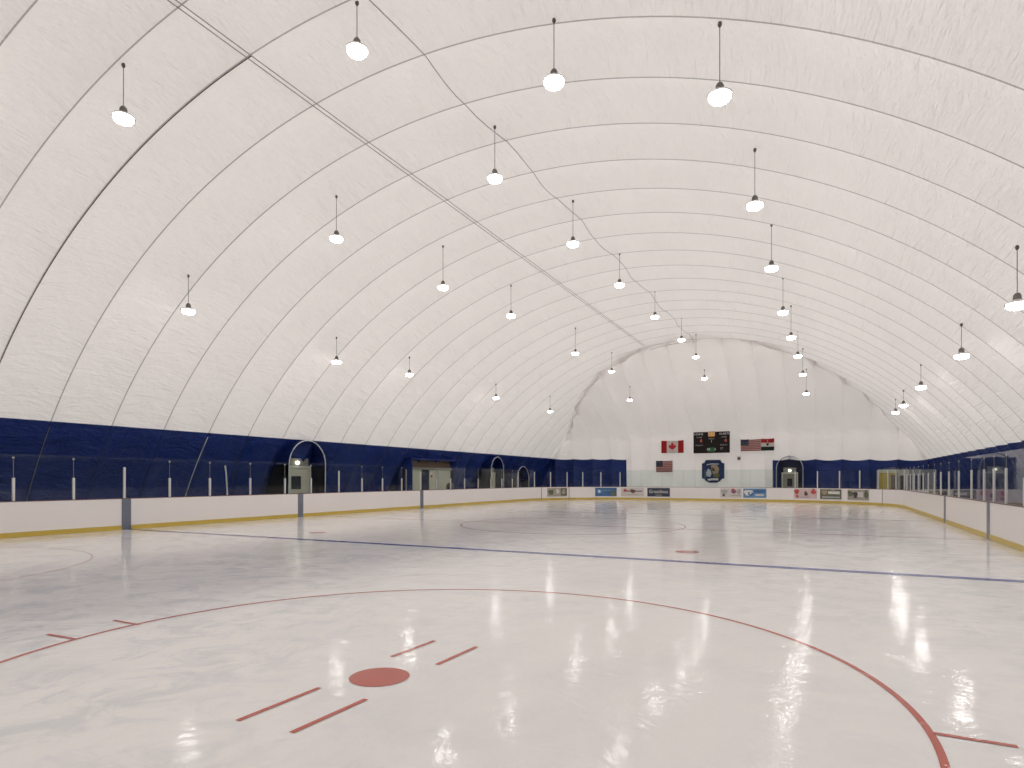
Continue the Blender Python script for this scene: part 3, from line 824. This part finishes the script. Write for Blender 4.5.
# ------------------------------------------------------------------ lamps
def make_lamp(drop, name='high_bay_lamp'):
    """root at the hanging point; everything hangs below"""
    t = thing(name, None, None)
    obj('suspension_cable', tube(bmesh.new(), [(0, 0, 0), (0, 0, -drop + .28)], .009, 6), 'cable_dark', t)
    obj('ceiling_hook', lathe(bmesh.new(), [(0, .04), (.035, .02), (.045, -.03), (.02, -.08), (0, -.09)], 10), 'cable_dark', t, True)
    obj('housing', lathe(bmesh.new(), [(0, -drop + .30), (.05, -drop + .29), (.08, -drop + .24), (.09, -drop + .14), (.13, -drop + .12), (0, -drop + .12)], 16), 'housing', t, True)
    obj('reflector', lathe(bmesh.new(), [(.0, -drop + .135), (.11, -drop + .13), (.225, -drop + .075), (.255, -drop + .05), (.255, -drop + .035), (.0, -drop + .05)], 24), 'reflector', t, True)
    obj('lens', lathe(bmesh.new(), [(.215, -drop + .045), (.22, -drop - .02), (.18, -drop - .07), (.09, -drop - .095), (0, -drop - .10)], 20), 'lens', t, True)
    return t
protos = {}
def copy_tree(o_, parent=None):
    c_ = o_.copy(); C.objects.link(c_); c_.parent = parent
    for ch in list(o_.children): copy_tree(ch, c_)
    return c_
def lamp(x, y, drop, label):
    th = math.asin((x - XC) / RD)
    z = hang_z(x, y)
    key = round(drop, 1)
    if key not in protos: protos[key] = L_ = make_lamp(key)
    else: L_ = copy_tree(protos[key])
    L_.location = (x, y, z - .02)
    tag(L_, label, 'lamp', 'high-bay lamps hanging from the dome')
# plan position and height of each lamp
ROWS = [('leftmost lamp row above the left boards', [(-20.47, 14.64, 7.89), (-21.22, 23.02, 7.49), (-21.12, 28.79, 7.74), (-21.1, 39.1, 7.62), (-20.9, 48.4, 7.55)]),
        ('second lamp row from the left', [(-14.93, 8.99, 10.42), (-15.28, 16.57, 10.25), (-14.80, 22.60, 10.18), (-14.59, 28.68, 10.28), (-14.84, 38.60, 10.18), (-15.1, 47.2, 10.35), (-15.3, 53.0, 8.75)]),
        ('middle lamp row under the dome crown', [(-9.34, 10.78, 11.37), (-9.03, 16.66, 11.04), (-8.79, 22.60, 10.95), (-8.71, 28.44, 10.97), (-8.72, 35.27, 11.08), (-8.65, 42.22, 11.12), (-8.65, 47.4, 10.95), (-8.75, 51.6, 9.95)]),
        ('second lamp row from the right', [(-1.92, 13.09, 9.59), (-1.79, 18.66, 9.48), (-1.77, 24.33, 9.48), (-1.75, 30.71, 9.44), (-1.67, 36.23, 9.40), (-1.55, 42.0, 9.35), (-1.45, 47.6, 9.15), (-1.35, 52.4, 8.35)]),
        ('rightmost lamp row above the right boards', [(4.05, 18.57, 6.01), (4.13, 25.87, 6.06), (4.04, 35.25, 6.17), (4.11, 43.56, 6.18), (4.2, 49.2, 6.3)])]
ORD = ['nearest', 'second nearest', 'third nearest', 'fourth nearest', 'fifth nearest', 'sixth nearest', 'seventh nearest']
def hang_z(x, y):
    return min(vault_point(math.asin((x - XC) / RD), y).z, ((lambda: next(z / 50 for z in range(650, 0, -1) if ye(z / 50) > y))() if y > 48 else 99))
for rn, spots in ROWS:
    for k, (x, y, z) in enumerate(spots):
        w = 'farthest' if k == len(spots) - 1 else ORD[k]
        lamp(x, y, hang_z(x, y) - z, 'glowing white pendant lamp, %s in the %s' % (w, rn))
lamp(-5.39, 12.7, 1.4, 'glowing white pendant lamp hanging alone between the middle row and the row to its right')
for x, ys in ((-21.1, (7.5, 0.5)), (-14.9, (1.5, -4.5)), (-8.8, (4.5, -1.5)), (-1.8, (6.5, 0.5, -5)), (4.08, (12.0, 5.5, -1))):  # unseen lamps carrying the rows on, added to light the near ice
    for y in ys: lamp(x, y, 1.3, 'glowing white pendant lamp added outside the frame to light the near end of the ice')

# ------------------------------------------------------------------ world and colour
w = bpy.data.worlds.new('world'); sc.world = w; w.use_nodes = True
w.node_tree.nodes['Background'].inputs[0].default_value = (1, .985, .97, 1)
w.node_tree.nodes['Background'].inputs[1].default_value = 1.68
sc.view_settings.view_transform = 'Standard'; sc.view_settings.look = 'None'
sc.view_settings.exposure = 0.19; sc.view_settings.gamma = 1; sc.view_settings.use_curve_mapping = False
cy = sc.cycles
cy.max_bounces = 14; cy.diffuse_bounces = 8; cy.glossy_bounces = 4; cy.transparent_max_bounces = 24; cy.transmission_bounces = 8
cy.use_denoising = True
cy.sample_clamp_indirect = 8.0
